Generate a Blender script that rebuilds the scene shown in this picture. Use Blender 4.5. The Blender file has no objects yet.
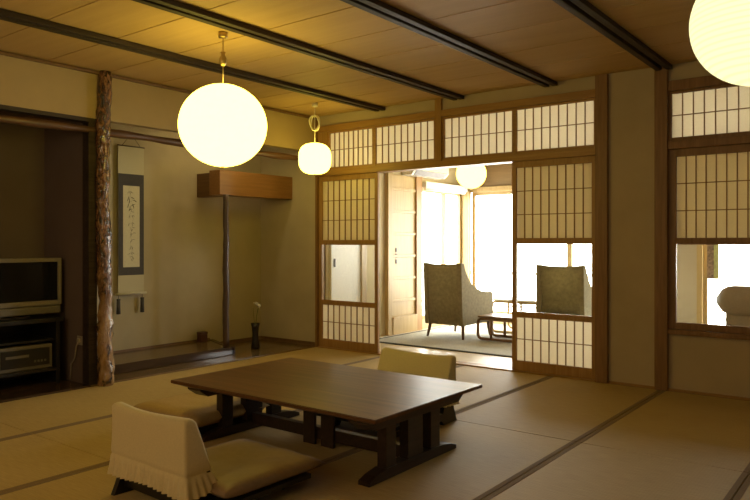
import bpy, bmesh, math, random
from mathutils import Vector, Matrix, noise

random.seed(7)
sc = bpy.context.scene
COL = sc.collection
PI = math.pi

# ------------------------------------------------------------------ materials
def nodemat(name):
    m = bpy.data.materials.new(name); m.use_nodes = True
    nt = m.node_tree; nt.nodes.clear()
    out = nt.nodes.new('ShaderNodeOutputMaterial')
    return m, nt, out

def N(nt, t, **kw):
    n = nt.nodes.new(t)
    for k, v in kw.items():
        if hasattr(n, k): setattr(n, k, v)
    return n

def ramp(nt, fac, stops):
    r = N(nt, 'ShaderNodeValToRGB')
    els = r.color_ramp.elements
    while len(els) < len(stops): els.new(0.5)
    for e, (p, c) in zip(els, stops):
        e.position = p; e.color = (*c, 1)
    nt.links.new(fac, r.inputs[0])
    return r.outputs[0]

def principled(nt, out, color=None, rough=.5, spec=.5, metallic=0., bump=None, bstr=.2, bdist=.01, coat=0., sheen=0.):
    b = N(nt, 'ShaderNodeBsdfPrincipled')
    if color is not None:
        if isinstance(color, tuple): b.inputs['Base Color'].default_value = (*color, 1)
        else: nt.links.new(color, b.inputs['Base Color'])
    if isinstance(rough, (int, float)): b.inputs['Roughness'].default_value = rough
    else: nt.links.new(rough, b.inputs['Roughness'])
    b.inputs['Specular IOR Level'].default_value = spec
    b.inputs['Metallic'].default_value = metallic
    b.inputs['Coat Weight'].default_value = coat
    b.inputs['Sheen Weight'].default_value = sheen
    if bump is not None:
        bp = N(nt, 'ShaderNodeBump'); bp.inputs['Strength'].default_value = bstr; bp.inputs['Distance'].default_value = bdist
        nt.links.new(bump, bp.inputs['Height']); nt.links.new(bp.outputs[0], b.inputs['Normal'])
    nt.links.new(b.outputs[0], out.inputs[0])
    return b

def coords(nt, scale=(1, 1, 1), rot=(0, 0, 0)):
    tc = N(nt, 'ShaderNodeTexCoord'); mp = N(nt, 'ShaderNodeMapping')
    mp.inputs['Scale'].default_value = scale; mp.inputs['Rotation'].default_value = rot
    nt.links.new(tc.outputs['Object'], mp.inputs[0])
    return mp.outputs[0]

def noise_tex(nt, vec, scale, detail=4, rough=.55, dist=0.):
    n = N(nt, 'ShaderNodeTexNoise')
    n.inputs['Scale'].default_value = scale; n.inputs['Detail'].default_value = detail
    n.inputs['Roughness'].default_value = rough; n.inputs['Distortion'].default_value = dist
    nt.links.new(vec, n.inputs['Vector'])
    return n.outputs['Fac']

def wood(name, c1, c2, axis='Z', rough=.45, spec=.4, scale=1., coat=0., bstr=.08):
    m, nt, out = nodemat(name)
    s = {'X': (1.2, 22, 22), 'Y': (22, 1.2, 22), 'Z': (22, 22, 1.2)}[axis]
    v = coords(nt, tuple(k*scale for k in s))
    f = noise_tex(nt, v, 2.2, 6, .6, .6)
    f2 = noise_tex(nt, coords(nt, tuple(k*scale*.12 for k in s)), 3., 2)
    mx = N(nt, 'ShaderNodeMath', operation='MULTIPLY_ADD'); mx.inputs[1].default_value = .45
    nt.links.new(f2, mx.inputs[0]); nt.links.new(f, mx.inputs[2])
    c = ramp(nt, mx.outputs[0], [(.45, c1), (.95, c2)])
    principled(nt, out, c, rough, spec, bump=f, bstr=bstr, bdist=.004, coat=coat)
    return m

def plaster(name, c, var=.06, rough=.92):
    m, nt, out = nodemat(name)
    f = noise_tex(nt, coords(nt), 160, 4, .7)
    f2 = noise_tex(nt, coords(nt), 2.5, 3)
    mx = N(nt, 'ShaderNodeMath', operation='MULTIPLY_ADD'); mx.inputs[1].default_value = .35
    nt.links.new(f, mx.inputs[0]); nt.links.new(f2, mx.inputs[2])
    d = tuple(k*(1-var*2) for k in c); l = tuple(min(1, k*(1+var)) for k in c)
    col = ramp(nt, mx.outputs[0], [(.4, d), (.95, l)])
    principled(nt, out, col, rough, .1, bump=f, bstr=.12, bdist=.002)
    return m

def plain(name, c, rough=.5, spec=.4, metallic=0., coat=0., nscale=60, var=.08, sheen=0., bstr=.05):
    m, nt, out = nodemat(name)
    f = noise_tex(nt, coords(nt), nscale, 3)
    col = ramp(nt, f, [(.3, tuple(k*(1-var) for k in c)), (.7, tuple(min(1, k*(1+var)) for k in c))])
    principled(nt, out, col, rough, spec, metallic, bump=f, bstr=bstr, bdist=.002, coat=coat, sheen=sheen)
    return m

def tatami_mat():
    m, nt, out = nodemat('tatami_rush')
    v = coords(nt)
    # rush strands run across the mat (X); ridges repeat along Y and bind along X
    w = N(nt, 'ShaderNodeTexWave', wave_type='BANDS', bands_direction='Y')
    w.inputs['Scale'].default_value = 42; w.inputs['Distortion'].default_value = .6; w.inputs['Detail'].default_value = 1
    nt.links.new(v, w.inputs['Vector'])
    w2 = N(nt, 'ShaderNodeTexWave', wave_type='BANDS', bands_direction='X')
    w2.inputs['Scale'].default_value = 21; w2.inputs['Distortion'].default_value = .2
    nt.links.new(v, w2.inputs['Vector'])
    mul = N(nt, 'ShaderNodeMath', operation='MULTIPLY'); nt.links.new(w.outputs['Fac'], mul.inputs[0]); nt.links.new(w2.outputs['Fac'], mul.inputs[1])
    f = noise_tex(nt, coords(nt, (2, 40, 2)), 5, 4)
    f2 = noise_tex(nt, v, .9, 2)
    mx = N(nt, 'ShaderNodeMath', operation='MULTIPLY_ADD'); mx.inputs[1].default_value = .5
    nt.links.new(f2, mx.inputs[0]); nt.links.new(f, mx.inputs[2])
    mx2 = N(nt, 'ShaderNodeMath', operation='MULTIPLY_ADD'); mx2.inputs[1].default_value = .1
    nt.links.new(mul.outputs[0], mx2.inputs[0]); nt.links.new(mx.outputs[0], mx2.inputs[2])
    col = ramp(nt, mx2.outputs[0], [(.45, (.37, .265, .105)), (1., (.52, .385, .17))])
    principled(nt, out, col, .62, .2, bump=mul.outputs[0], bstr=.3, bdist=.002)
    return m

def bark():
    m, nt, out = nodemat('gnarled_log')
    f = noise_tex(nt, coords(nt, (16, 16, 7)), 1.9, 6, .65, 1.6)
    f2 = noise_tex(nt, coords(nt, (9, 9, 4)), 1.5, 4, .6, .6)
    up = ramp(nt, f, [(.40, (.012, .006, .003)), (.50, (.11, .042, .015)), (.62, (.28, .135, .05))])
    lo = ramp(nt, f2, [(.38, (.012, .006, .003)), (.45, (.26, .14, .05)), (.7, (.44, .28, .12))])
    sep = N(nt, 'ShaderNodeSeparateXYZ'); tc = N(nt, 'ShaderNodeTexCoord'); nt.links.new(tc.outputs['Object'], sep.inputs[0])
    mr = N(nt, 'ShaderNodeMapRange'); mr.inputs[1].default_value = .5; mr.inputs[2].default_value = .95
    nt.links.new(sep.outputs['Z'], mr.inputs[0])
    mixc = N(nt, 'ShaderNodeMix', data_type='RGBA')
    nt.links.new(mr.outputs[0], mixc.inputs[0]); nt.links.new(lo, mixc.inputs[6]); nt.links.new(up, mixc.inputs[7])
    principled(nt, out, mixc.outputs[2], .22, .5, bump=f, bstr=.9, bdist=.02, coat=.5)
    return m

def paper_mat(name, c, trans=.55):
    m, nt, out = nodemat(name)
    f = noise_tex(nt, coords(nt), 90, 4, .7)
    col = ramp(nt, f, [(.3, tuple(k*.94 for k in c)), (.7, c)])
    d = N(nt, 'ShaderNodeBsdfDiffuse'); t = N(nt, 'ShaderNodeBsdfTranslucent')
    nt.links.new(col, d.inputs[0]); nt.links.new(col, t.inputs[0])
    mx = N(nt, 'ShaderNodeMixShader'); mx.inputs[0].default_value = trans
    nt.links.new(d.outputs[0], mx.inputs[1]); nt.links.new(t.outputs[0], mx.inputs[2])
    nt.links.new(mx.outputs[0], out.inputs[0])
    return m

def glass_mat():
    m, nt, out = nodemat('clear_pane')
    t = N(nt, 'ShaderNodeBsdfTransparent'); t.inputs[0].default_value = (.95, .96, .95, 1)
    g = N(nt, 'ShaderNodeBsdfGlossy'); g.inputs['Roughness'].default_value = .02
    lw = N(nt, 'ShaderNodeLayerWeight'); lw.inputs[0].default_value = .5
    pw = N(nt, 'ShaderNodeMath', operation='POWER'); pw.inputs[1].default_value = 4.5; nt.links.new(lw.outputs['Facing'], pw.inputs[0])
    fr = N(nt, 'ShaderNodeMath', operation='MULTIPLY_ADD'); fr.inputs[1].default_value = .9; fr.inputs[2].default_value = .04
    nt.links.new(pw.outputs[0], fr.inputs[0])
    mx = N(nt, 'ShaderNodeMixShader')
    nt.links.new(fr.outputs[0], mx.inputs[0]); nt.links.new(t.outputs[0], mx.inputs[1]); nt.links.new(g.outputs[0], mx.inputs[2])
    nt.links.new(mx.outputs[0], out.inputs[0])
    return m

def lantern_mat(name, c, strength, ribs=0):
    m, nt, out = nodemat(name)
    e = N(nt, 'ShaderNodeEmission'); e.inputs['Strength'].default_value = strength
    if ribs:
        w = N(nt, 'ShaderNodeTexWave', wave_type='BANDS', bands_direction='Z'); w.inputs['Scale'].default_value = ribs
        nt.links.new(coords(nt), w.inputs['Vector'])
        col = ramp(nt, w.outputs['Fac'], [(.0, tuple(k*.80 for k in c)), (.5, c)])
        nt.links.new(col, e.inputs[0])
    else:
        f = noise_tex(nt, coords(nt), 30, 3)
        col = ramp(nt, f, [(.3, tuple(k*.96 for k in c)), (.7, c)])
        nt.links.new(col, e.inputs[0])
    nt.links.new(e.outputs[0], out.inputs[0])
    return m

LAMP = (1.0, .775, .108)
M = {}
M['tatami'] = tatami_mat()
M['heri'] = plain('border_cloth', (.24, .175, .11), .85, .1, nscale=200)
M['gap'] = plain('seam_dark', (.10, .06, .025), .9, .1)
M['plaster'] = plaster('ochre_plaster', (.47, .385, .275))
M['plaster_left'] = plaster('ochre_plaster_left', (.40, .30, .165))  # darker, yellower version of the ochre plaster for the left wall
M['plaster_grey'] = plaster('grey_plaster', (.45, .385, .27))
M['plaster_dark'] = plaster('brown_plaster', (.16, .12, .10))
M['plaster_pale'] = plaster('pale_plaster', (.56, .47, .28))
M['ceil'] = wood('ceiling_board', (.43, .285, .125), (.50, .335, .155), 'X', .6, .2, .25)
M['ceil2'] = wood('sunroom_board', (.14, .09, .04), (.2, .135, .065), 'X', .5, .3, .5)
M['black'] = wood('black_batten', (.014, .009, .007), (.05, .032, .024), 'Y', .55, .3)
M['postwood'] = wood('brown_post', (.16, .078, .028), (.27, .145, .06), 'Z', .45)
M['frameX'] = wood('frame_wood_x', (.27, .14, .045), (.40, .23, .085), 'X', .45)
M['frameZ'] = wood('frame_wood_z', (.27, .14, .045), (.40, .23, .085), 'Z', .45)
M['lattice'] = wood('lattice_wood', (.20, .105, .035), (.30, .17, .065), 'Z', .5)
M['paleZ'] = wood('pale_wood', (.36, .245, .09), (.47, .335, .14), 'Z', .45)
M['upperX'] = wood('upper_board', (.2, .13, .055), (.27, .18, .08), 'X', .5)
M['trimY'] = wood('trim_y', (.10, .052, .02), (.2, .11, .045), 'Y', .5)
M['log'] = bark()
M['logY'] = wood('log_beam', (.03, .013, .006), (.15, .07, .028), 'Y', .4, .5, .6, bstr=.4)
M['pole'] = wood('dark_pole', (.02, .01, .006), (.09, .045, .022), 'Z', .4, .5, .6, .1, .5)
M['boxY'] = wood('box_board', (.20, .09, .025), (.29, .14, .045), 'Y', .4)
M['boxX_shade'] = wood('box_return_shade', (.10, .045, .015), (.15, .075, .028), 'X', .45)  # box wood darkened: shade behind the front board is in the colour
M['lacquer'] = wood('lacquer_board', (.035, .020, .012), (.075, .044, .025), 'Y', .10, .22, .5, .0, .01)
M['tokofloor'] = wood('alcove_board', (.12, .078, .04), (.19, .125, .068), 'Y', .16, .25, .5, .0, .01)
M['toprim'] = wood('table_top', (.055, .024, .010), (.17, .080, .033), 'X', .36, .25, .55, .0, .03)
M['tabledark'] = wood('table_frame', (.018, .010, .007), (.05, .028, .018), 'Y', .35, .5)
M['zaisu'] = plain('black_lacquer', (.012, .010, .009), .3, .5)
M['cover'] = plain('cream_cloth', (.65, .565, .335), .9, .15, nscale=140, var=.05, sheen=.2, bstr=.2)
M['satin'] = plain('gold_satin', (.255, .168, .088), .5, .4, nscale=40, sheen=.2)
M['tancloth'] = plain('tan_cloth', (.40, .28, .125), .8, .2, nscale=60)
M['paper'] = paper_mat('shoji_paper', (.92, .86, .71), .5)
M['glass'] = glass_mat()
M['lamp'] = lantern_mat('lamp_paper', LAMP, 6.0)
M['lampR'] = lantern_mat('lamp_paper_ribbed', (1., .93, .44), 1.15, 14)
M['lampfill'] = lantern_mat('lamp_paper_fill', (1., .765, .42), 8.0)  # stronger glow for the unseen fill lanterns
M['tubelamp'] = lantern_mat('lamp_tube', (1., .80, .42), 26.0)
M['brass'] = plain('aged_brass', (.45, .32, .14), .35, .5, .8)
M['cordw'] = plain('white_cord', (.85, .8, .65), .6)
M['scrollpaper'] = plain('scroll_paper', (.62, .58, .44), .9, .1, nscale=120)
M['scrollblue'] = plain('scroll_mount', (.075, .07, .075), .8, .2, nscale=220, var=.25)
M['scrollcloth'] = plain('scroll_cloth', (.50, .46, .33), .85, .1, nscale=200)
M['ink'] = plain('ink', (.05, .045, .035), .9, .1)
M['tvgrey'] = plain('tv_casing', (.22, .19, .15), .4, .4)
M['tvscreen'] = plain('tv_screen', (.008, .008, .010), .12, .5)
M['rack'] = plain('rack_black', (.016, .014, .013), .3, .5)
M['silver'] = plain('silver_case_shaded', (.17, .15, .12), .45, .4, .2)  # silver darkened so the colour carries the recess's shade
M['vase'] = plain('black_vase', (.016, .012, .010), .25, .5)
M['stem'] = plain('flower_stem', (.12, .14, .05), .7)
M['petal'] = plain('white_petal', (.8, .76, .6), .7)
M['redbox'] = plain('red_lacquer_box', (.09, .035, .022), .4)
M['uphol'] = plain('olive_fabric', (.21, .172, .09), .9, .15, nscale=30, var=.18, sheen=.2, bstr=.2)
M['uphol2'] = plain('brown_leather', (.22, .175, .105), .6, .3, nscale=50)
M['chairleg'] = wood('chair_leg', (.07, .035, .016), (.14, .075, .035), 'Z', .4)
M['chairwood'] = wood('side_table_wood', (.14, .075, .03), (.24, .14, .06), 'X', .35)
M['rug'] = plain('speckled_rug', (.42, .41, .34), .95, .1, nscale=140, var=.3)
M['rugedge'] = plain('rug_border', (.10, .10, .09), .95, .1)
M['sunfloor'] = wood('sunroom_floor', (.62, .53, .38), (.74, .65, .49), 'X', .3, .4, .6)
M['white'] = plain('white_enamel', (.80, .78, .70), .45)
M['whitedoor'] = plain('white_door', (.92, .91, .84), .7, .2)
M['darkmetal'] = plain('dark_pull', (.05, .04, .03), .4, .5, .6)
M['concrete'] = plain('balcony_concrete', (.72, .70, .66), .9)
M['socket'] = plain('socket_plastic', (.35, .3, .22), .5)
M['banner'] = plain('mottled_weave', (.22, .15, .10), .9, nscale=40, var=.6)
M['bannergreen'] = plain('green_weave', (.38, .38, .14), .9, nscale=60, var=.3)

# ------------------------------------------------------------------ mesh builder
class MB:
    def __init__(s):
        s.bm = bmesh.new(); s.smooth = False; s.mats = []
    def box(s, x0, x1, y0, y1, z0, z1, bev=0., mi=0):
        vs = [s.bm.verts.new((x, y, z)) for z in (z0, z1) for y in (y0, y1) for x in (x0, x1)]
        fs = []
        for q in ((0, 2, 3, 1), (4, 5, 7, 6), (0, 1, 5, 4), (2, 6, 7, 3), (0, 4, 6, 2), (1, 3, 7, 5)):
            f = s.bm.faces.new([vs[i] for i in q]); f.material_index = mi; fs.append(f)
        if bev > 0:
            es = list({e for f in fs for e in f.edges})
            r = bmesh.ops.bevel(s.bm, geom=es, offset=bev, segments=2, affect='EDGES', profile=.6)
            for f in r['faces']: f.material_index = mi
        return vs
    def prism(s, pts, axis, a, b, bev=0.):
        """pts: polygon in the other two axes, extruded from a to b along axis"""
        def mk(p, t):
            return {'X': (t, p[0], p[1]), 'Y': (p[0], t, p[1]), 'Z': (p[0], p[1], t)}[axis]
        A = [s.bm.verts.new(mk(p, a)) for p in pts]; B = [s.bm.verts.new(mk(p, b)) for p in pts]
        n = len(pts); fs = [s.bm.faces.new(A), s.bm.faces.new(list(reversed(B)))]
        for i in range(n):
            j = (i+1) % n
            fs.append(s.bm.faces.new((A[j], A[i], B[i], B[j])))
        if bev > 0:
            es = list({e for f in fs[:2] for e in f.edges})
            bmesh.ops.bevel(s.bm, geom=es, offset=bev, segments=2, affect='EDGES', profile=.6)
    def tube(s, path, rad, n=12, rough=0., seed=0., cap=True, freq=6.):
        path = [Vector(p) for p in path]
        if isinstance(rad, (int, float)): rad = [rad]*len(path)
        rings = []; prev = None
        for i, p in enumerate(path):
            t = (path[min(i+1, len(path)-1)]-path[max(i-1, 0)]).normalized()
            if prev is None:
                u = t.orthogonal().normalized()
            else:
                u = (prev - t*prev.dot(t)).normalized()
            prev = u; v = t.cross(u)
            ring = []
            for k in range(n):
                a = 2*PI*k/n; d = u*math.cos(a)+v*math.sin(a); r = rad[i]
                if rough:
                    q = (p + d*r)*freq + Vector((seed, seed*2, 0))
                    r *= 1 + rough*noise.noise(q) + rough*.5*noise.noise(q*2.7)
                ring.append(s.bm.verts.new(p+d*r))
            rings.append(ring)
        for a, b in zip(rings, rings[1:]):
            for k in range(n):
                f = s.bm.faces.new((a[k], a[(k+1) % n], b[(k+1) % n], b[k])); f.smooth = True
        if cap:
            s.bm.faces.new(list(reversed(rings[0]))); s.bm.faces.new(rings[-1])
    def lathe(s, prof, c=(0, 0, 0), n=32):
        rings = []
        for r, z in prof:
            rings.append([s.bm.verts.new((c[0]+max(r, 1e-4)*math.cos(2*PI*k/n), c[1]+max(r, 1e-4)*math.sin(2*PI*k/n), c[2]+z)) for k in range(n)])
        for a, b in zip(rings, rings[1:]):
            for k in range(n):
                f = s.bm.faces.new((a[k], a[(k+1) % n], b[(k+1) % n], b[k])); f.smooth = True
        s.bm.faces.new(list(reversed(rings[0]))); s.bm.faces.new(rings[-1])
    def grid(s, rows, closed=False):
        R = [[s.bm.verts.new(p) for p in r] for r in rows]
        for a, b in zip(R, R[1:]):
            n = len(a)
            for k in range(n if closed else n-1):
                f = s.bm.faces.new((a[k], a[(k+1) % n], b[(k+1) % n], b[k])); f.smooth = True
        return R
    def pillow(s, x0, x1, y0, y1, z0, z1, nx=20, ny=20, e=.42, sag=0., seed=0.):
        top, bot = [], []
        cx, cy, zc = (x0+x1)/2, (y0+y1)/2, (z0+z1)/2
        for i in range(nx+1):
            rt, rb = [], []
            for j in range(ny+1):
                u, v = 2*i/nx-1, 2*j/ny-1
                h = max(0., (1-abs(u)**5)*(1-abs(v)**5))**e
                pin = 1 - .05*(1-abs(u))*0 - .035*(1-v*v)*abs(u)**4
                pin2 = 1 - .035*(1-u*u)*abs(v)**4
                x = cx+(x1-x0)/2*u*pin; y = cy+(y1-y0)/2*v*pin2
                w = noise.noise(Vector((x*9+seed, y*9, seed)))*.006*h
                hz = (z1-zc)*h - sag*math.exp(-(u*u+v*v)*2.2)*h
                rt.append((x, y, zc+hz+w)); rb.append((x, y, zc-(zc-z0)*h))
            top.append(rt); bot.append(rb)
        s.grid(top); s.grid([list(reversed(r)) for r in bot])
        bmesh.ops.remove_doubles(s.bm, verts=s.bm.verts, dist=1e-5)
    def xf(s, mat):
        bmesh.ops.transform(s.bm, matrix=mat, verts=s.bm.verts); return s

def obj(name, mb, mat, parent=None, world=True):
    """Link the builder as ONE mesh object. world=True: written in world space, moved into the parent's space."""
    me = bpy.data.meshes.new(name)
    bmesh.ops.recalc_face_normals(mb.bm, faces=mb.bm.faces)
    if parent is not None and world:
        root = parent; off = Vector()
        while root is not None: off += root.location; root = root.parent
        bmesh.ops.translate(mb.bm, verts=mb.bm.verts, vec=-off)
    mb.bm.to_mesh(me); mb.bm.free()
    for m in (mat if isinstance(mat, (list, tuple)) else [mat]): me.materials.append(m)
    o = bpy.data.objects.new(name, me); COL.objects.link(o)
    if parent is not None: o.parent = parent
    return o

def tag(o, label, cat, group=None):
    o['label'] = label; o['category'] = cat
    if group: o['group'] = group
    return o
def thing(name, label, cat, loc, group=None):
    o = bpy.data.objects.new(name, None); COL.objects.link(o); o.location = loc; o.empty_display_size = .1
    return tag(o, label, cat, group)
def struct(name, mb, mat):
    o = obj(name, mb, mat); o['kind'] = 'structure'; return o
def sroot(name, loc):
    o = bpy.data.objects.new(name, None); COL.objects.link(o); o.location = loc; o['kind'] = 'structure'; o.empty_display_size = .1
    return o
def dup(root, loc, rz, label, group=None):
    r = root.copy(); COL.objects.link(r); r.location = loc; r.rotation_euler = (0, 0, rz); r['label'] = label
    if group: r['group'] = group
    for ch in list(root.children):
        c = ch.copy(); COL.objects.link(c); c.parent = r
        for g in list(ch.children):
            d = g.copy(); COL.objects.link(d); d.parent = c
    return r

# ------------------------------------------------------------------ dimensions (metres; camera stands at x=0,y=0)
XA, YB, HC = -4.96, 5.43, 2.43          # alcove wall plane, shoji wall plane, ceiling
XBK = -5.8                              # back of the alcoves
XR, YN = 1.7, -2.2                      # wall behind / beside the camera
YB2 = 5.55
YS, XS = 8.5, -4.92                     # sunroom far wall, sunroom side wall
XSR = .9
HS = 2.28

# ------------------------------------------------------------------ setting: floor of tatami
mb = MB()
mb.box(XA, XR, YN, YB2, -.06, -.006, mi=2)
xs = [XA, -4.03, -3.18, -2.33, -1.455, -.6, .26, 1.12, XR]
ys = [YB, 3.735, 1.975, .21, -1.55, YN]
for a, b in zip(xs, xs[1:]):
    for y1, y0 in zip(ys, ys[1:]):
        g = .003
        mb.box(a+g, b-g, y0+g, y1-g, -.006, 0, mi=0)
        for q0, q1 in ((a+g, a+.029), (b-.029, b-g)):
            if q0 > XA+.05 and q1 < XR-.05:
                mb.box(q0, q1, y0+g, y1-g, 0., .0015, mi=1)
o = struct('floor', mb, [M['tatami'], M['heri'], M['gap']])

mb = MB(); mb.box(XS-.1, XSR, YB2, YS+.1, -.06, -.001)
struct('floor_sunroom', mb, M['sunfloor'])

# alcove floors
mb = MB(); mb.box(-5.24, XA, 2.885, YB, -.06, .012, .003); mb.box(XBK, -5.24, 4.53, YB, -.06, .012, .002)
struct('floor_alcove_front', mb, M['tokofloor'])
mb = MB(); mb.prism([(XBK, 2.97), (-5.25, 2.97), (-5.25, 4.49), (-5.45, 4.55), (XBK, 4.70)], 'Z', -.06, .086); 
struct('floor_alcove_raised', mb, M['tokofloor'])
mb = MB(); mb.box(-5.255, -5.205, 2.97, 4.53, .012, .090, .006); mb.prism([(-5.205, 4.50), (-5.205, 4.535), (-5.45, 4.60), (XBK, 4.75), (XBK, 4.70), (-5.45, 4.55)], 'Z', .012, .090, .004)
struct('trim_alcove_sill', mb, M['lacquer'])
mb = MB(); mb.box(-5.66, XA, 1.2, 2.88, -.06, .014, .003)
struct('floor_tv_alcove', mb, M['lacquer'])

# ------------------------------------------------------------------ setting: ceiling of lapped boards
mb = MB(); bw = .463
y = 5.43 + .2
mb.box(XBK-.1, XR, YN, YB2, HC+.013, HC+.05, mi=1)
y0 = 2.08-bw*10
while y0 < YB:
    a, b = max(y0, YN), min(y0+bw, YB)
    if b > a:
        vs = mb.box(XA, XR, a+.001, b-.001, HC, HC+.012)
        for v in vs:
            if v.co.y < a+.01 and v.co.z < HC+.005: v.co.z -= .003
    y0 += bw
struct('ceiling', mb, [M['ceil'], M['gap']])
i = 1
for x in (-4.10, -3.215, -2.335, -1.44, -.55, .34, 1.23):
    mb = MB()
    for s in (-.036, .036):
        mb.box(x+s-.022, x+s+.022, YN, YB, HC-.036, HC-.004, .004)
    struct('trim_ceiling_batten_%d' % i, mb, M['black']); i += 1
mb = MB(); mb.box(XA, XA+.03, YN, YB, HC-.03, HC-.007, .004)
struct('trim_ceiling_left', mb, M['trimY'])
mb = MB(); mb.box(XBK, XA-.08, 1.2, YB, 2.3, 2.34)
struct('ceiling_alcove', mb, M['plaster_grey'])

# ------------------------------------------------------------------ setting: walls
mb = MB(); mb.box(XA-.08, XA, YN, YB2, 2.06, HC+.01)
mb.box(XA-.08, XA, YN, 1.2, -.05, 2.06)
struct('wall_left', mb, M['plaster_left'])
mb = MB(); mb.box(XBK-.08, XBK, 2.87, YB2, -.05, 2.34); mb.box(XBK-.08, XA-.0, YB, YB2, -.05, 2.34)
struct('wall_alcove', mb, M['plaster_grey'])
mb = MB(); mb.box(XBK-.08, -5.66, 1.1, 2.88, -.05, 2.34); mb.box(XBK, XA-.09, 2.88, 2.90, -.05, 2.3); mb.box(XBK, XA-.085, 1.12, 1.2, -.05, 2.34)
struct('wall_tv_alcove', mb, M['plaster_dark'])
mb = MB(); mb.box(XBK, XA-.09, 2.90, 2.93, -.05, 2.3)
struct('wall_alcove_side', mb, M['plaster_grey'])
mb = MB(); mb.box(XA-.095, XA-.005, 2.87, 2.94, -.05, 2.06, .003)
struct('trim_partition_edge', mb, M['black'])
mb = MB(); mb.box(XA-.08, XA-.002, YN, 2.93, 2.03, 2.075, .004)  # black strip stands in for the shade above the log lintel
struct('shade_strip_tv_alcove', mb, M['black'])
mb = MB(); mb.box(XBK, XBK+.012, 2.93, 4.70, .086, .106); mb.box(XBK, XBK+.012, 4.76, YB-.012, .012, .05); mb.box(XBK, XA-.002, YB-.012, YB, .012, .05)
struct('baseboard_alcove', mb, M['trimY'])
mb = MB(); mb.box(XA-.1, XR+.08, YN-.08, YN, -.05, HC+.05)
struct('wall_back', mb, M['plaster'])
mb = MB(); mb.box(XR, XR+.08, YN, YB2, -.05, HC+.05)
struct('wall_right', mb, M['plaster'])

# shoji wall, plaster pieces
mb = MB()
mb.box(-4.94, -1.96, YB+.02, YB+.09, 2.31, HC+.02)
mb.box(-1.865, -1.505, YB+.015, YB+.09, .0, HC+.02)
mb.box(-1.42, XR, YB+.02, YB+.09, 2.31, HC+.02)
mb.box(-1.42, XR, YB+.02, YB+.09, -.0, .43)
mb.box(.02, XR, YB+.02, YB+.09, .43, 2.31)
struct('wall_far', mb, M['plaster'])
# posts and rails
def trim(name, *b, m='postwood', bev=.004):
    mb = MB(); mb.box(*b, bev); return struct(name, mb, M[m])
trim('trim_corner_post', XA+.0, -4.936, YB-.012, YB2, 0, HC)
trim('trim_far_post', -1.96, -1.863, YB-.02, YB2, 0, HC)
trim('trim_window_post', -1.508, -1.415, YB-.02, YB2, 0, HC)
trim('trim_lintel', -4.936, -1.96, YB-.008, YB2, 1.80, 1.858, m='frameX')
trim('trim_transom_head', -4.936, -1.96, YB-.004, YB+.10, 2.262, 2.325, m='frameX')
trim('trim_transom_post', -3.47, -3.40, YB-.006, YB+.10, 1.858, HC, m='frameZ')
trim('trim_transom_end', -4.936, -4.80, YB-.0, YB+.10, 1.858, 2.262, m='frameZ')
trim('trim_door_sill', -4.936, -1.96, YB-.0, YB2, -.02, .010, m='frameX')
trim('trim_window_lintel', -1.415, .02, YB-.008, YB2, 1.80, 1.858, m='postwood')
trim('trim_window_transom_head', -1.415, .02, YB-.004, YB+.10, 2.235, 2.31, m='postwood')
trim('trim_window_sill', -1.415, .02, YB-.012, YB2, .425, .462, m='postwood')
trim('trim_window_end_post', .02, .11, YB-.02, YB2, 0, HC)
trim('baseboard_far', -1.863, -1.508, YB+.003, YB+.02, 0, .018, m='frameX', bev=.002)
trim('baseboard_window', -1.415, .02, YB+.003, YB+.02, 0, .018, m='frameX', bev=.002)

# ------------------------------------------------------------------ shoji
def frame_mb(x0, x1, z0, z1, y0, y1, w, wt, wb):
    mb = MB()
    mb.box(x0, x0+w, y0, y1, z0, z1, .003); mb.box(x1-w, x1, y0, y1, z0, z1, .003)
    mb.box(x0+w, x1-w, y0+.001, y1-.001, z0, z0+wb, .003); mb.box(x0+w, x1-w, y0+.001, y1-.001, z1-wt, z1, .003)
    return mb
def lattice_mb(x0, x1, z0, z1, y, cols, rows, t=.0065, d=.013):
    mb = MB()
    for i in range(1, cols):
        x = x0+(x1-x0)*i/cols; mb.box(x-t/2, x+t/2, y, y+d, z0, z1)
    for j in range(1, rows):
        z = z0+(z1-z0)*j/rows; mb.box(x0, x1, y+.001, y+d-.001, z-t/2, z+t/2)
    return mb
def sheet(x0, x1, z0, z1, y, t=.0012):
    mb = MB(); mb.box(x0, x1, y, y+t, z0, z1); return mb

def transom(name, x0, x1, z0=1.858, z1=2.262, cols=9, px=None, m='frameX'):
    r = sroot(name, ((x0+x1)/2, YB+.03, z0))
    w = .022
    obj('frame', frame_mb(x0, x1, z0+.001, z1-.001, YB+.012, YB+.042, w, .02, .028), M[m], r)
    obj('lattice', lattice_mb(x0+w, x1-w, z0+.027, z1-.019, YB+.018, cols, 2), M['lattice'], r)
    obj('paper', sheet(x0+w, x1-w, z0+.027, z1-.019, YB+.033), M['paper'], r)
transom('window_1', -4.80, -4.195); transom('window_2', -4.195, -3.47)
transom('window_3', -3.40, -2.675); transom('window_4', -2.675, -1.96)
transom('window_5', -1.4155, -.70, z1=2.235, m='postwood'); transom('window_6', -.70, .02, z1=2.235, m='postwood')

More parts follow.
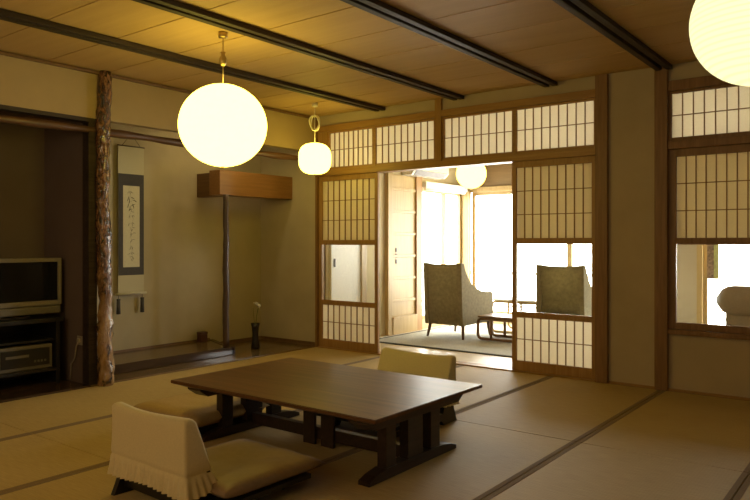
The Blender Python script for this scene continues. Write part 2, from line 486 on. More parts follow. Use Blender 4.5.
def shoji(name, x0, x1, z0, z1, zg0, zg1, cols, bottom, w=.052, fm='frameZ', y=YB+.02):
    """snow-viewing shoji: papered top, clear pane, papered bottom, with its inner sash slid up behind the top"""
    r = sroot(name, ((x0+x1)/2, y, z0))
    yy = y+.03
    a, b = x0+w, x1-w
    mb = frame_mb(x0, x1, z0, z1, y, yy, w, .055, .085 if bottom else .05)
    mb.box(a, b, y+.001, yy-.001, zg1, zg1+.045, .003)
    if bottom: mb.box(a, b, y+.001, yy-.001, zg0-.05, zg0, .003)
    obj('frame', mb, M[fm], r)
    zt0, zt1 = zg1+.045, z1-.055
    obj('lattice', lattice_mb(a, b, zt0, zt1, y+.006, cols, 3), M['lattice'], r)
    obj('paper', sheet(a, b, zt0, zt1, y+.0205), M['paper'], r)
    if bottom:
        obj('lattice', lattice_mb(a, b, z0+.085, zg0-.05, y+.006, cols, 2), M['lattice'], r)
        obj('paper', sheet(a, b, z0+.085, zg0-.05, y+.0205), M['paper'], r)
    obj('pane', sheet(a, b, zg0 if bottom else z0+.05, zg1, y+.014, .003), M['glass'], r)
    s = obj('raised_sash', frame_mb(a+.002, b-.002, zg1-.005, z1-.03, y+.034, y+.05, .016, .016, .03), M[fm], r)
    obj('paper', sheet(a+.018, b-.018, zg1+.025, z1-.05, y+.045), M['paper'], s)
shoji('door_1', -4.934, -4.15, .011, 1.80, .503, 1.085, 9, True, w=.042)
shoji('door_2', -2.70, -1.962, .011, 1.80, .515, 1.098, 9, True, w=.04)
shoji('window_7', -1.4155, -.70, .463, 1.80, .52, 1.095, 9, False, fm='postwood')
shoji('window_8', -.698, .018, .463, 1.80, .52, 1.095, 9, False, fm='postwood')

# ------------------------------------------------------------------ alcove: gnarled post, log lintel, pole, box beam
t = thing('log_post', 'tall gnarled polished log post standing between the TV recess and the scroll alcove', 'post', (-4.935, 2.965, 0))
path, rad = [], []
for k in range(141):
    z = HC*k/140
    path.append((-4.935+.007*math.sin(z*3.1)+.004*math.sin(z*9), 2.98+.007*math.sin(z*2.3+1)+.004*math.sin(z*11+1), z))
    rad.append(.058-.010*z/HC+.004*math.sin(z*7)+.003*math.sin(z*17))
mb = MB(); mb.tube(path, rad, 40, .17, 3., freq=19.)
obj('trunk', mb, M['log'], t)
mb = MB()
path = [(XA-.022+.004*math.sin(y*4), y, 1.967+.006*math.sin(y*2.7)) for y in [1.2+k*(YB-1.2)/50 for k in range(51)]]
mb.tube(path, [.030+.004*math.sin(k*.9) for k in range(51)], 16, .14, 1.)
o = struct('trim_log_lintel', mb, M['logY'])

t = thing('alcove_pole', 'slim dark bark pole rising from the alcove sill to the hanging wooden box', 'pole', (-5.27, 4.475, .09))
mb = MB(); mb.tube([(-5.27+.0018*math.sin(k*.9), 4.475+.002*math.cos(k*.7), .09+k*(1.572-.09)/24) for k in range(25)], [.031-.004*k/24 for k in range(25)], 16, .15, 5., freq=18)
obj('shaft', mb, M['pole'], t)
t = thing('hanging_box', 'orange-brown wooden box beam hung high across the alcove corner', 'wooden box', (-5.38, 4.9, 1.572))
mb = MB(); mb.box(-5.46, -5.30, 4.425, YB-.001, 1.572, 1.815, .004); obj('front_board', mb, M['boxY'], t)
mb = MB(); mb.box(XBK+.001, -5.46, 4.54, 4.64, 1.57, 1.81, .004); obj('return_board', mb, M['boxX_shade'], t)

# scroll
SX = XBK+.035
t = thing('hanging_scroll', 'long calligraphy scroll with dark blue-grey mount hanging on the alcove wall', 'scroll', (SX, 3.757, .63))
mb = MB(); mb.box(SX-.002, SX, 3.622, 3.894, .635, 2.0); obj('backing_cloth', mb, M['scrollcloth'], t)
mb = MB(); mb.box(SX, SX+.0015, 3.624, 3.892, .80, 1.745); obj('mount', mb, M['scrollblue'], t)
sheet_o = None
mb = MB(); mb.box(SX+.0015, SX+.0025, 3.672, 3.845, .875, 1.635); sheet_o = obj('paper', mb, M['scrollpaper'], t)
mb = MB(); rnd = random.Random(4)
z = 1.595; pts, wid = [], []
for k in range(12):                               # one running-hand column, lifted thin between characters
    s_ = .020 if k not in (1, 2) else .030
    cx = 3.757+rnd.uniform(-.008, .008)+.006*k/11
    wd = .0014 if k not in (1, 2) else .0024
    for q in range(3 if k not in (1, 2) else 4):
        p = Vector((SX+.0028, cx+rnd.uniform(-s_, s_*.6), z-rnd.uniform(0, s_*1.4)))
        a = rnd.uniform(-.5, .4) if q % 2 else rnd.uniform(-2.0, -1.2)
        for j in range(6):
            pts.append(tuple(p)); wid.append(wd*(.3+.9*math.sin(PI*(j+.3)/5.6)) if 0 < j < 5 else .0003)
            a += rnd.uniform(-.5, .35)
            p = p+Vector((0, math.cos(a)*s_*.34, math.sin(a)*s_*.34))
    z -= .056
mb.tube(pts, wid, 5)
obj('calligraphy', mb, M['ink'], sheet_o)
mb = MB(); mb.tube([(SX+.004, 3.60, .628), (SX+.004, 3.915, .628)], .011, 12); obj('roller', mb, M['scrollcloth'], t)
mb = MB(); mb.tube([(SX+.002, 3.615, 2.005), (SX+.002, 3.9, 2.005)], .006, 10); obj('hanging_rod', mb, M['pole'], t)
mb = MB(); mb.tube([(SX+.002, 3.66, 2.006), (SX, 3.757, 2.12), (SX+.002, 3.855, 2.006)], .0025, 6); mb.tube([(SX, 3.757, 2.115), (XBK+.004, 3.757, 2.15)], .004, 6); obj('cord', mb, M['pole'], t)
for yy in (3.622, 3.872):
    mb = MB(); mb.tube([(SX+.006, yy, .625), (SX+.006, yy, .57)], .002, 6)
    mb.box(SX-.006, SX+.018, yy-.014, yy+.014, .57, .585, .003); mb.tube([(SX+.006, yy, .57), (SX+.006, yy, .445)], [.016, .019], 14)
    obj('weight', mb, M['scrollblue'], t)

# vase with a flower
t = thing('flower_vase', 'tall waisted black vase holding one white flower on the alcove board', 'vase', (-5.33, 4.915, .012))
mb = MB(); mb.lathe([(.0, 0), (.042, .0), (.044, .02), (.034, .09), (.031, .15), (.036, .22), (.048, .262), (.044, .262), (.03, .22), (.0, .21)], (-5.33, 4.915, .012)); obj('body', mb, M['vase'], t)
mb = MB(); mb.tube([(-5.33, 4.915, .2), (-5.325, 4.925, .34), (-5.32, 4.95, .44)], .004, 8)
mb.tube([(-5.33, 4.915, .2), (-5.34, 4.90, .36), (-5.335, 4.89, .43)], .0025, 8); obj('stem', mb, M['stem'], t)
mb = MB()
for k in range(7):
    a = k*.9
    c = Vector((-5.32+.012*math.cos(a), 4.945+.02*math.sin(a), .44+.006*k))
    mb.tube([c, c+Vector((.018*math.cos(a), -.022+.02*math.sin(a), .018))], [.011, .004], 8)
obj('blossom', mb, M['petal'], t)
t = thing('incense_box', 'small dark red box on the alcove floor beside the pole', 'box', (-5.73, 4.555, .087))
mb = MB(); mb.box(-5.765, -5.695, 4.515, 4.595, .087, .17, .004); obj('body', mb, M['redbox'], t)
mb = MB(); mb.box(-5.768, -5.692, 4.512, 4.598, .17, .19, .005); obj('lid', mb, M['redbox'], t)

# ------------------------------------------------------------------ TV recess
t = thing('tv_stand', 'low black television rack standing in the dark recess', 'tv stand', (-5.4, 2.35, .014))
RX0, RX1, RY0, RY1 = -5.64, -5.24, 1.88, 2.79
mb = MB(); mb.box(RX0-.0, RX1+.02, RY0-.02, RY1+.02, .495, .525, .004); obj('top', mb, M['rack'], t)
for y in (RY0, RY1-.03):
    mb = MB(); mb.box(RX0, RX1, y, y+.03, .014, .495, .003); obj('side_panel', mb, M['rack'], t)
mb = MB(); mb.box(RX0, RX1, RY0+.03, RY1-.03, .115, .14, .003); obj('shelf', mb, M['rack'], t)
mb = MB(); mb.box(RX0, RX1-.03, RY0+.03, RY1-.03, .345, .362, .003); obj('shelf', mb, M['rack'], t)
mb = MB(); mb.box(RX0, RX0+.015, RY0+.03, RY1-.03, .075, .495); obj('back_panel', mb, M['rack'], t)
t = thing('television', 'grey flat television with a dark screen on the black rack', 'television', (-5.4, 2.42, .5255))
TY0, TY1 = 2.03, 2.835
TX = -5.30
mb = MB(); mb.box(TX-.30, TX-.06, 2.2, 2.62, .5255, .54, .005); mb.box(TX-.2, TX-.09, 2.34, 2.46, .535, .60, .004); obj('stand', mb, M['tvgrey'], t)
mb = MB(); mb.box(TX-.1, TX-.02, TY0, TY1, .56, .985, .01); obj('casing', mb, M['tvgrey'], t)
mb = MB()
for b in ((TY0, TY0+.028, .62, .985), (TY1-.028, TY1, .62, .985), (TY0+.028, TY1-.028, .955, .985), (TY0+.028, TY1-.028, .62, .655)):
    mb.box(TX-.03, TX, b[0], b[1], b[2], b[3], .004)
obj('bezel', mb, M['tvgrey'], t)
mb = MB(); mb.box(TX-.03, TX-.012, TY0+.028, TY1-.028, .655, .955); obj('screen', mb, M['tvscreen'], t)
mb = MB(); mb.box(TX-.025, TX+.006, TY0+.01, TY1-.01, .555, .612, .008); obj('speaker_bar', mb, M['silver'], t)
t = thing('video_player', 'silver-framed video player on the lower shelf of the television rack', 'video player', (-5.4, 2.53, .1405))
mb = MB(); mb.box(-5.60, -5.27, 2.33, 2.745, .1405, .325, .008); obj('case', mb, M['silver'], t)
mb = MB(); mb.box(-5.272, -5.264, 2.355, 2.72, .168, .30, .002); f_ = obj('front_panel', mb, M['rack'], t)
mb = MB()
for k in range(4): mb.box(-5.266, -5.260, 2.60+k*.026, 2.614+k*.026, .195, .21, .001)
mb.box(-5.266, -5.261, 2.39, 2.56, .24, .26, .001)
obj('buttons', mb, M['silver'], f_)
t = thing('wall_socket', 'small wall socket with a plugged cable low on the recess side wall', 'socket', (-5.1, 2.878, .3))
mb = MB(); mb.box(-5.135, -5.065, 2.87, 2.879, .31, .38, .003); obj('plate', mb, M['socket'], t)
mb = MB(); mb.tube([(-5.10, 2.862, .34), (-5.11, 2.85, .30), (-5.16, 2.865, .2), (-5.21, 2.865, .15), (-5.22, 2.865, .03)], .005, 8); mb.box(-5.115, -5.085, 2.855, 2.872, .33, .36, .003); obj('cable', mb, M['socket'], t)

# ------------------------------------------------------------------ pendant lanterns
def ball(mb, c, r, n=48, m=28, sq=1., sz=1.):
    prof = []
    for k in range(m+1):
        a = -PI/2+PI*k/m
        ca, sa = math.cos(a), math.sin(a)
        prof.append((r*abs(ca)**sq, r*sz*math.copysign(abs(sa)**sq, sa)))
    mb.lathe(prof, c, n)
def lantern(name, label, c, r, hc, mat, sq=1., sz=1., knob=True, group=None, loop=False):
    x, y, z = c
    t = thing(name, label, 'pendant lamp', (x, y, z), group)
    mb = MB(); ball(mb, c, r, sq=sq, sz=sz); obj('shade', mb, mat, t)
    mb = MB(); mb.tube([(x, y, z+r*sz-.01), (x, y, hc-.03)], .0035, 8)
    if loop:
        zc = (z+r*sz+hc)/2
        mb.tube([(x+.036*math.sin(a), y+.016*math.cos(a*1.3)+.03*math.sin(a), zc+.07*math.cos(a)) for a in [k*2*PI/20 for k in range(41)]], .0075, 8)
    obj('cord', mb, M['cordw'] if loop else M['brass'], t)
    mb = MB(); mb.lathe([(.0, 0), (.028, .0), (.03, .01), (.03, .034), (.0, .034)], (x, y, hc-.036), 20); obj('ceiling_cap', mb, M['cordw'] if loop else M['brass'], t)
    if knob:
        mb = MB(); zk = z+r+.10
        mb.lathe([(.0, 0), (.012, .0), (.022, .02), (.024, .045), (.012, .07), (.018, .085), (.0, .095)], (x, y, zk), 20); obj('adjuster', mb, M['brass'], t)
    mb = MB(); mb.lathe([(.0, -.014), (.01, -.012), (.012, .0), (.0, .006)], (x, y, z-r*sz), 16); obj('finial', mb, M['brass'], t)
    return t
lantern('paper_lantern', 'large round paper lantern hanging before the log post and alcove', (-3.413, 2.875, 1.842), .274, HC, M['lamp'], sz=.945)
lantern('paper_lantern', 'small squarish paper lantern hanging at the corner by the shoji wall', (-4.46, 4.87, 1.90), .155, HC, M['lamp'], sq=.72, sz=.95, knob=False, loop=True)
RD = 2.8
rx, ry = (-.609+.793*(759-375)/693)*RD, (.793+.609*(759-375)/693)*RD
lantern('paper_lantern', 'ribbed round paper lantern cut off by the upper corner above the window', (rx, ry, 1.11+(242-21)/693*RD), .258, HC, M['lampR'])
# two unseen lanterns added behind the viewer as fill light, with stronger emission
lantern('paper_lantern', 'unseen round fill lantern added in the half of the hall behind the viewer', (-3.4, -.9, 1.9), .283, HC, M['lampfill'])
lantern('paper_lantern', 'second unseen round fill lantern added in the half of the hall behind the viewer', (-1.5, -1.3, 1.9), .283, HC, M['lampfill'])
lantern('paper_lantern', 'round paper lantern glowing in the sunroom above the olive armchair', (-4.15, 7.3, 1.93), .18, HS, M['lamp'], knob=False)

t = thing('alcove_lamp', 'slim warm lamp tube tucked behind the upper wall of the alcove', 'lamp', (-5.09, 4.45, 2.2))
mb = MB(); mb.box(-5.12, -5.045, 4.15, 4.75, 2.235, 2.27, .004); obj('holder', mb, M['white'], t)
mb = MB(); mb.tube([(-5.09, 4.18, 2.212), (-5.09, 4.72, 2.212)], .014, 12); obj('tube', mb, M['tubelamp'], t)

# ------------------------------------------------------------------ low table
TX0, TX1, TY0, TY1, TZ = -3.262, -1.82, 2.372, 3.325, .34
t = thing('low_table', 'low dark wooden table with slatted trestle ends on the tatami', 'table', ((TX0+TX1)/2, (TY0+TY1)/2, 0))
mb = MB()
vs = mb.box(TX0, TX1, TY0, TY1, TZ-.018, TZ, .0)
bmesh.ops.bevel(mb.bm, geom=list(mb.bm.edges), offset=.003, segments=2, affect='EDGES')
v0 = mb.box(TX0+.004, TX1-.004, TY0+.004, TY1-.004, TZ-.036, TZ-.018)
for v in v0:
    if v.co.z < TZ-.03:
        v.co.x += .045 if v.co.x < -2.5 else -.045; v.co.y += .045 if v.co.y < 2.85 else -.045
obj('tabletop', mb, M['toprim'], t)
ym = (TY0+TY1)/2
for xc in (-3.122, -1.96):
    mb = MB()
    mb.prism([(ym-.425, TZ-.034), (ym+.425, TZ-.034), (ym+.425, TZ-.048), (ym+.37, TZ-.085), (ym-.37, TZ-.085), (ym-.425, TZ-.048)], 'X', xc-.055, xc+.055, .003)
    obj('top_rail', mb, M['tabledark'], t)
    mb = MB()
    mb.prism([(ym-.38, 0), (ym+.38, 0), (ym+.38, .020), (ym+.33, .036), (ym+.25, .05), (ym-.25, .05), (ym-.33, .036), (ym-.38, .020)], 'X', xc-.034, xc+.034, .003)
    obj('foot_rail', mb, M['tabledark'], t)
    for a, b in ((-.245, -.165), (-.065, .065), (.14, .225)):
        mb = MB(); mb.box(xc-.026, xc+.026, ym+a, ym+b, .045, TZ-.08, .003); obj('upright', mb, M['tabledark'], t)
mb = MB(); mb.box(-3.10, -1.98, ym-.022, ym+.022, .03, .094, .003); obj('stretcher', mb, M['tabledark'], t)
mb = MB(); mb.box(-3.10, -1.98, ym-.018, ym+.018, TZ-.085, TZ-.036, .003); obj('upper_stretcher', mb, M['tabledark'], t)
for a, b in ((-2.66, -2.575), (-2.53, -2.44)):
    mb = MB(); mb.box(a, b, ym-.04, ym-.022, .0, TZ-.036, .003); obj('centre_post', mb, M['tabledark'], t)

# ------------------------------------------------------------------ legless chairs
def rrect(w0, w1, y0, y1, r, n=60):
    """closed loop of points round a rounded rectangle, evenly stepped"""
    pts = []
    r = min(r, (w1-w0)/2-.001, (y1-y0)/2-.001)
    segs = [((w0+r, y0), (w1-r, y0)), ((w1, y0+r), (w1, y1-r)), ((w1-r, y1), (w0+r, y1)), ((w0, y1-r), (w0, y0+r))]
    cen = [(w1-r, y0+r, -PI/2), (w1-r, y1-r, 0), (w0+r, y1-r, PI/2), (w0+r, y0+r, PI)]
    cnt = [n*2, n//2, n*2, n//2]
    for (a, b), c, k in zip(segs, cen, cnt):
        for i in range(k): pts.append((a[0]+(b[0]-a[0])*i/k, a[1]+(b[1]-a[1])*i/k, 0))
        for i in range(6):
            g = c[2]+PI/2*i/6; pts.append((c[0]+r*math.cos(g), c[1]+r*math.sin(g), 1))
    return pts
def make_zaisu(label):
    """local space: backrest at y=0 facing +y, 0.54 wide"""
    t = thing('floor_chair', label, 'floor chair', (0, 0, 0))
    hw = .258
    for s in (-1, 1):
        mb = MB()
        mb.prism([(.0, 0), (.16, 0), (.18, .03), (.50, .035), (.52, 0), (.56, 0), (.585, .06), (.165, .07), (.12, .19), (.075, .19), (.05, .12), (.022, .05)], 'X', s*hw-.014, s*hw+.014, .002)
        obj('side_frame', mb, M['zaisu'], t, False)
    mb = MB(); mb.box(-.22, .37, .08, .60, .052, .074, .003); obj('seat', mb, M['zaisu'], t, False)
    mb = MB(); mb.box(-hw+.012, hw-.012, .05, .07, .03, .13, .003); obj('rear_shade_board', mb, M['zaisu'], t, False)  # black board stands in for the shadow under the skirt
    mb = MB()
    mb.prism([(.075, .05), (.10, .05), (.045, .38), (.02, .38)], 'X', -hw+.012, hw-.012, .004); obj('backrest', mb, M['zaisu'], t, False)
    # loose cloth cover with a gathered frill
    mb = MB(); rows = []
    zt, zb = .41, .105
    lev = [0, .02, .06, .12, .2, .3, .42, .54, .66, .70, .725, .735, .745, .77, .82, .88, .94, 1.]
    for li, f in enumerate(lev):
        z = zt-(zt-zb)*f
        thick = .052+.115*f
        ins = .018*(1-min(1, f/.06))**2
        loop = rrect(-.272-.004*f+ins, .272+.004*f-ins, -.004*f+ins*.6, thick-ins*.6, .015)
        row = []
        n = len(loop); cx, cy = 0, thick/2
        for i, (x, y, k) in enumerate(loop):
            fr = max(0., (f-.74)/.26)
            ph = i*2*PI*42/n+1.5*noise.noise(Vector((i*.07, 5, 1)))
            amp = .0075*fr*(1+.6*noise.noise(Vector((i*.1, 0, 3))))
            wob = .006*noise.noise(Vector((x*7, y*9, z*5+2)))*min(1, f*4)
            pa, pb = loop[i-6], loop[(i+6) % n]
            nx, ny = pb[1]-pa[1], pa[0]-pb[0]
            L = math.hypot(nx, ny) or 1
            o_ = amp*math.sin(ph)+wob+.010*fr-(.004 if .72 < f < .75 else 0)
            dip = -.016*(1-(x/.272)**2)*max(0, 1-f*2.5) + .004*math.sin(x*9)*max(0, 1-f*2)
            hem = -.006*math.sin(i*2*PI*3/n+.8)*fr
            row.append((x+nx/L*o_, y+ny/L*o_, z+dip+hem))
        rows.append(row)
    R = mb.grid(rows, True)
    f = mb.bm.faces.new(R[0]); f.smooth = True
    bmesh.ops.triangulate(mb.bm, faces=[f])
    c = obj('cover', mb, M['cover'], t, False)
    mb = MB(); mb.pillow(-.17, .395, .10, .665, .074, .150, sag=.012, seed=3); obj('cushion', mb, M['satin'], t, False)
    return t
zn = make_zaisu('low floor chair seen from behind, cream frilled cover, on the near side of the table')
zn.location = (-2.505, 1.70, 0); zn.rotation_euler = (0, 0, -.03)
zn['group'] = 'covered floor chairs round the table'
dup(zn, (-2.50, 3.735, 0), PI+.02, 'low floor chair with cream cover behind the table, facing the viewer, toward the sunroom', 'covered floor chairs round the table')
t = thing('floor_cushion', 'tan seat cushion on a low black base tucked at the alcove end of the table', 'cushion', (-3.39, 2.69, 0))
mb = MB(); mb.box(-3.66, -3.14, 2.45, 2.93, .03, .07, .004)
for a in (-3.62, -3.20):
    mb.box(a, a+.03, 2.46, 2.92, 0, .035, .003)
obj('base', mb, M['zaisu'], t)
mb = MB(); mb.pillow(-3.70, -3.09, 2.40, 2.97, .070, .150, e=.25, seed=9); obj('cushion', mb, M['tancloth'], t)

# ------------------------------------------------------------------ sunroom shell
mb = MB()
mb.box(XS-.1, XS, YB2, 7.33, -.05, HS+.1); mb.box(XS-.1, XS, 8.42, YS+.1, -.05, HS+.1); mb.box(XS-.1, XS, 7.33, 8.42, -.05, .12); mb.box(XS-.1, XS, 7.33, 8.42, 1.80, HS+.1)
struct('wall_sunroom_side', mb, M['plaster_pale'])
mb = MB()
mb.box(XS, -2.66, YS, YS+.1, -.05, .12); mb.box(-1.84, XSR, YS, YS+.1, -.05, .12); mb.box(.3, XSR, YS, YS+.1, .12, 1.8)
struct('wall_sunroom_far', mb, M['plaster_pale'])
mb = MB(); mb.box(XS, XSR, YS, YS+.1, 1.80, HS+.1); struct('trim_sunroom_far_upper', mb, M['upperX'])
mb = MB(); mb.box(-2.66, -1.90, YS, YS+.1, -.05, 1.80); struct('wall_sunroom_pier', mb, M['plaster_grey'])  # darker plaster puts the pier's shade into its colour
mb = MB(); mb.box(XSR, XSR+.1, YB2, YS+.1, -.05, HS+.1); struct('wall_sunroom_end', mb, M['plaster_pale'])
mb = MB(); mb.box(XS, XSR, YB2-.0, YS, HS, HS+.04)
struct('ceiling_sunroom', mb, M['ceil2'])
mb = MB()
for k in range(6): mb.box(XS, XSR, 5.9+k*.45, 5.94+k*.45, HS-.025, HS, .003)
struct('trim_sunroom_battens', mb, M['frameX'])
trim('trim_sunroom_corner', XS, XS+.09, YS-.09, YS, 0, HS, m='paleZ')
trim('trim_sunroom_door_post', XS, XS+.05, 7.2, 7.33, 0, HS, m='frameZ')
trim('trim_sunroom_window_post', -1.90, -1.84, YS-.02, YS+.1, 0, 1.85, m='paleZ')
trim('trim_sunroom_head', XS+.09, XSR, YS-.035, YS, 1.80, 1.87, m='paleZ')
trim('trim_sunroom_side_post', XS, XS+.05, 6.10, 6.19, 0, HS, m='paleZ')
trim('trim_sunroom_side_post_inner', XS, XS+.05, 6.60, 6.69, 0, HS, m='paleZ')
def outwin(name, axis, a, b, z0, z1, mull, pos):
    r = sroot(name, ((XS, (a+b)/2, z0) if axis == 'Y' else ((a+b)/2, YS, z0)))
    mb = MB(); w = .045; p0, p1 = pos
    def bx(u0, u1, v0, v1):
        if axis == 'Y': mb.box(p0, p1, u0, u1, v0, v1, .003)
        else: mb.box(u0, u1, p0, p1, v0, v1, .003)
    bx(a, a+w, z0, z1); bx(b-w, b, z0, z1); bx(a+w, b-w, z0, z0+w); bx(a+w, b-w, z1-w, z1)
    for m in mull: bx(m-.032, m+.032, z0+w, z1-w)
    obj('frame', mb, M['paleZ'], r)
    mb = MB(); q = (p0+p1)/2
    if axis == 'Y': mb.box(q, q+.004, a+w, b-w, z0+w, z1-w)
    else: mb.box(a+w, b-w, q, q+.004, z0+w, z1-w)
    obj('pane', mb, M['glass'], r)
outwin('window_9', 'Y', 7.33, 8.42, .12, 1.80, [7.98], (XS-.07, XS-.02))
outwin('window_10', 'X', XS+.09, -2.66, .12, 1.80, [-3.42], (YS+.02, YS+.07))
outwin('window_11', 'X', -1.84, .3, .12, 1.80, [-.7], (YS+.02, YS+.07))
# side wall of the sunroom: white sliding door, then a pale wood panel door
r = sroot('door_3', (XS, 5.83, 0))
mb = MB(); mb.box(XS, XS+.03, 5.60, 6.10, .01, 1.8, .003); obj('panel', mb, M['whitedoor'], r)
mb = MB(); mb.box(XS+.03, XS+.036, 5.635, 5.665, .84, .93, .004); obj('pull', mb, M['darkmetal'], r)
r = sroot('door_4', (XS, 7.0, 0))
mb = MB(); mb.box(XS, XS+.025, 6.69, 7.2, .21, 1.92, .003); 
for k in range(6):
    z = .40+k*.27; mb.box(XS+.025, XS+.04, 6.69, 7.2, z-.016, z+.016, .003)
obj('panel', mb, M['paleZ'], r)
mb = MB()
for k in range(3): mb.box(XS+.025, XS+.033, 6.78, 6.805, .85+k*.07, .90+k*.07, .003)
obj('pull', mb, M['darkmetal'], r)
mb = MB(); mb.box(XS, XS+.06, 6.69, 7.2, 0, .21, .004); struct('trim_sunroom_plinth', mb, M['paleZ'])

t = thing('air_conditioner', 'white wall air conditioner high on the sunroom side wall', 'air conditioner', (XS+.1, 7.3, 1.93))
mb = MB(); mb.prism([(XS+.001, 1.93), (XS+.14, 1.93), (XS+.2, 1.99), (XS+.2, 2.14), (XS+.17, 2.18), (XS+.001, 2.18)], 'Y', 6.95, 7.72, .006); obj('body', mb, M['white'], t)
mb = MB(); mb.prism([(XS+.135, 1.935), (XS+.145, 1.926), (XS+.205, 1.985), (XS+.195, 1.99)], 'Y', 6.99, 7.68); obj('louver', mb, M['darkmetal'], t)
t = thing('roller_blind', 'white roller blind case above the sunroom side window', 'blind', (XS+.06, 7.95, 1.78))
mb = MB(); mb.box(XS+.001, XS+.09, 7.36, 8.40, 1.80, 1.88, .01); obj('case', mb, M['white'], t)
mb = MB(); mb.tube([(XS+.05, 7.38, 1.79), (XS+.05, 8.38, 1.79)], .02, 12); obj('roll', mb, M['whitedoor'], t)

# rug
t = thing('rug', 'pale speckled grey rug with dark edge on the sunroom floor', 'rug', (-2.6, 7.2, 0))
mb = MB(); mb.box(-4.75, -.4, 6.12, 8.3, 0, .010, .003); obj('pile', mb, M['rug'], t)
mb = MB()
for b in ((-4.79, -.36, 6.08, 6.12), (-4.79, -.36, 8.3, 8.34), (-4.79, -4.75, 6.12, 8.3), (-.4, -.36, 6.12, 8.3)): mb.box(*b, 0, .011, .002)
obj('border', mb, M['rugedge'], t)
RZ = .0115

# ------------------------------------------------------------------ armchairs (local: back at y=0, faces +y)
def make_armchair(label):
    t = thing('armchair', label, 'armchair', (0, 0, 0), 'olive armchairs in the sunroom')
    hw = .25
    for s in (-1, 1):
        for y0, dy in ((.03, -.03), (.56, .015)):
            mb = MB(); mb.tube([(s*(hw-.03), y0+.01, .19), (s*(hw-.018), y0+dy*.4, .09), (s*(hw-.005), y0+dy, .003)], [.022, .018, .013], 10); obj('leg', mb, M['chairleg'], t, False)
    mb = MB(); mb.box(-hw+.02, hw-.02, .03, .60, .155, .25, .012); obj('seat_frame', mb, M['uphol'], t, False)
    mb = MB(); mb.box(-hw+.05, hw-.05, .1, .62, .25, .40, .04); obj('seat_cushion', mb, M['uphol'], t, False)
    # back panel, slightly dished top line with raised corners
    mb = MB(); rows = []
    for k in range(13):
        f = k/12; z0 = .155+(.845-.155)*f
        row = []
        for i in range(17):
            u = 2*i/16-1
            zz = z0+(.018*u*u if f > .9 else .018*u*u*f)
            row.append((u*(hw+.012*f), -.02-.05*f+.012*u*u, zz))
        rows.append(row)
    R = mb.grid(rows)
    r = bmesh.ops.solidify(mb.bm, geom=list(mb.bm.faces), thickness=-.09)
    obj('backrest', mb, M['uphol'], t, False)
    for s in (-1, 1):
        pts = [(-.03, .155), (.62, .17), (.625, .495), (.60, .512), (.48, .516), (.35, .533), (.25, .558), (.165, .60), (.09, .665), (.035, .74), (.012, .80), (.0, .858), (-.065, .858), (-.05, .5)]
        a = s*hw-(.05 if s > 0 else 0) if False else (s*(hw+.012) - (.055 if s > 0 else -.0))
        b = a+.055
        mb = MB(); mb.prism(pts, 'X', a, b, .012); obj('side_panel', mb, M['uphol'], t, False)
    return t
ac = make_armchair('olive armchair seen from behind through the open doorway')
ac.location = (-4.185, 6.76, RZ+.001); ac.rotation_euler = (0, 0, -.05)
dup(ac, (-2.85, 6.90, RZ+.001), -.03, 'olive armchair seen from behind through the glass of the papered door')

def sled_table(name, label, x0, x1, y0, y1, h, cat, topm, legm='chairwood', fw=.034):
    t = thing(name, label, cat, ((x0+x1)/2, (y0+y1)/2, RZ))
    mb = MB(); mb.box(x0+.01, x1-.01, y0, y1, RZ+h-.02, RZ+h, .006); obj('tabletop', mb, M[topm], t)
    for y in (y0+.03, y1-.03):
        r = .05; pts = []
        z0, z1 = RZ+fw/2, RZ+h-.02-fw/2
        for cx, cz, a0 in ((x1-r, z1-r, 0), (x0+r, z1-r, PI/2), (x0+r, z0+r, PI), (x1-r, z0+r, 1.5*PI)):
            for k in range(6): pts.append((cx+r*math.cos(a0+PI/2*k/5), y, cz+r*math.sin(a0+PI/2*k/5)))
        pts.append(pts[0]); pts.append(pts[1])
        mb = MB(); mb.tube(pts, fw/2, 8)
        mb.tube([((x0+x1)/2-.1, y, z0), ((x0+x1)/2-.1, y, z1)], fw/2, 8)
        obj('loop_leg', mb, M[legm], t)
    return t
sled_table('side_table', 'low side table with rounded loop legs between the armchairs', -3.83, -3.30, 6.86, 7.25, .275, 'table', 'chairwood')
sled_table('coffee_table', 'pale-topped coffee table by the sunroom window in front of the armchairs', -4.02, -3.05, 7.55, 8.05, .41, 'table', 'white', 'paleZ', .03)  # white top holds the window glare in its colour

# rolled-back lounge chair behind the side window
t = thing('lounge_chair', 'brown lounge chair with a rolled back behind the window glass', 'lounge chair', (-.82, 6.6, RZ))
mb = MB(); 
path = [(-1.27+.9*k/20, 6.36, .625) for k in range(21)]
mb.tube(path, [.125*min(1., math.sqrt(max(.05, 1-(1-min(k, 20-k)/3.)**2)) if min(k, 20-k) < 3 else 1.) for k in range(21)], 24); obj('back_roll', mb, M['uphol2'], t)
mb = MB(); mb.box(-1.20, -.44, 6.32, 6.46, .15, .56, .04); obj('backrest', mb, M['uphol2'], t)
mb = MB(); mb.box(-1.22, -.42, 6.42, 7.05, .15, .40, .05); obj('seat', mb, M['uphol2'], t)
for x in (-1.15, -.5):
    for y in (6.38, 7.0):
        mb = MB(); mb.tube([(x, y, .16), (x, y, RZ)], [.025, .016], 10); obj('leg', mb, M['chairleg'], t)
t = thing('hanging_banner', 'narrow mottled brown and green hanging strip at the sunroom window', 'banner', (-1.73, 8.46, .7))
mb = MB(); mb.box(-1.785, -1.715, 8.452, 8.466, .70, 1.70, .003); obj('woven_strip', mb, M['banner'], t)
mb = MB(); mb.box(-1.715, -1.665, 8.452, 8.466, .70, 1.70, .003); obj('green_strip', mb, M['bannergreen'], t)
mb = MB(); mb.tube([(-1.80, 8.459, 1.705), (-1.65, 8.459, 1.705)], .008, 8); mb.box(-1.74, -1.71, 8.459, 8.499, 1.70, 1.712); obj('rod', mb, M['chairleg'], t)

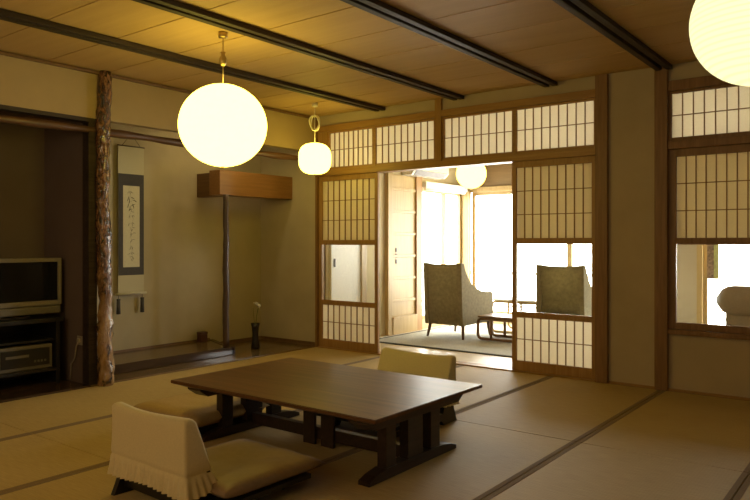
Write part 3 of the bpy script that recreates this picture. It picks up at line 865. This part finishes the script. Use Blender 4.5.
# ------------------------------------------------------------------ outside
mb = MB(); mb.box(-7.5, 4, YS+.1, 10.0, -.2, -.05); mb.box(-7.5, XS-.1, 5.6, YS+.1, -.2, -.05)
struct('ground_balcony', mb, M['concrete'])
t = thing('balcony_railing', 'pale balcony railing outside the sunroom windows', 'railing', (-2.5, 9.8, -.05))  # white finish stands in for window glare washing out the rails
mb = MB(); mb.box(-7.4, 3.9, 9.77, 9.83, .60, .65, .006); obj('top_rail', mb, M['white'], t)
mb = MB(); mb.box(-7.4, 3.9, 9.785, 9.815, .10, .13, .004); obj('bottom_rail', mb, M['white'], t)
for k in range(12):
    x = -7.3+k*.98
    mb = MB(); mb.box(x-.02, x+.02, 9.78, 9.82, -.05, .60, .004); obj('post', mb, M['white'], t)

# ------------------------------------------------------------------ light
w = bpy.data.worlds.new('World'); sc.world = w; w.use_nodes = True
bg = w.node_tree.nodes['Background']; bg.inputs[0].default_value = (1., .97, .91, 1); bg.inputs[1].default_value = 16.0
def portal(name, loc, rot, sx, sy):
    l = bpy.data.lights.new(name, 'AREA'); l.shape = 'RECTANGLE'; l.size = sx; l.size_y = sy; l.cycles.is_portal = True
    o = bpy.data.objects.new(name, l); COL.objects.link(o); o.location = loc; o.rotation_euler = rot; o['kind'] = 'helper'
portal('window_light_far', (-3.75, YS+.12, .96), (-PI/2, 0, 0), 2.2, 1.7)
portal('window_light_end', (-.77, YS+.12, .96), (-PI/2, 0, 0), 2.2, 1.7)
portal('window_light_side', (XS-.12, 7.95, .96), (0, -PI/2, 0), 1.7, 1.0)

# ------------------------------------------------------------------ camera
cd = bpy.data.cameras.new('camera'); cam = bpy.data.objects.new('camera', cd); COL.objects.link(cam)
cam.location = (0, 0, 1.11)
cam.rotation_euler = Vector((-.609, .793, 0)).to_track_quat('-Z', 'Y').to_euler()
cd.sensor_width = 36; cd.lens = 36*693/750; cd.shift_y = -8/750; cd.clip_start = .05
sc.camera = cam

sc.view_settings.view_transform = 'Standard'; sc.view_settings.look = 'None'
sc.view_settings.exposure = .4; sc.view_settings.gamma = 1.; sc.view_settings.use_curve_mapping = False
sc.cycles.use_denoising = True
sc.cycles.max_bounces = 10; sc.cycles.diffuse_bounces = 6; sc.cycles.transparent_max_bounces = 16; sc.cycles.transmission_bounces = 8
sc.cycles.sample_clamp_indirect = 6
sc.cycles.caustics_reflective = False; sc.cycles.caustics_refractive = False
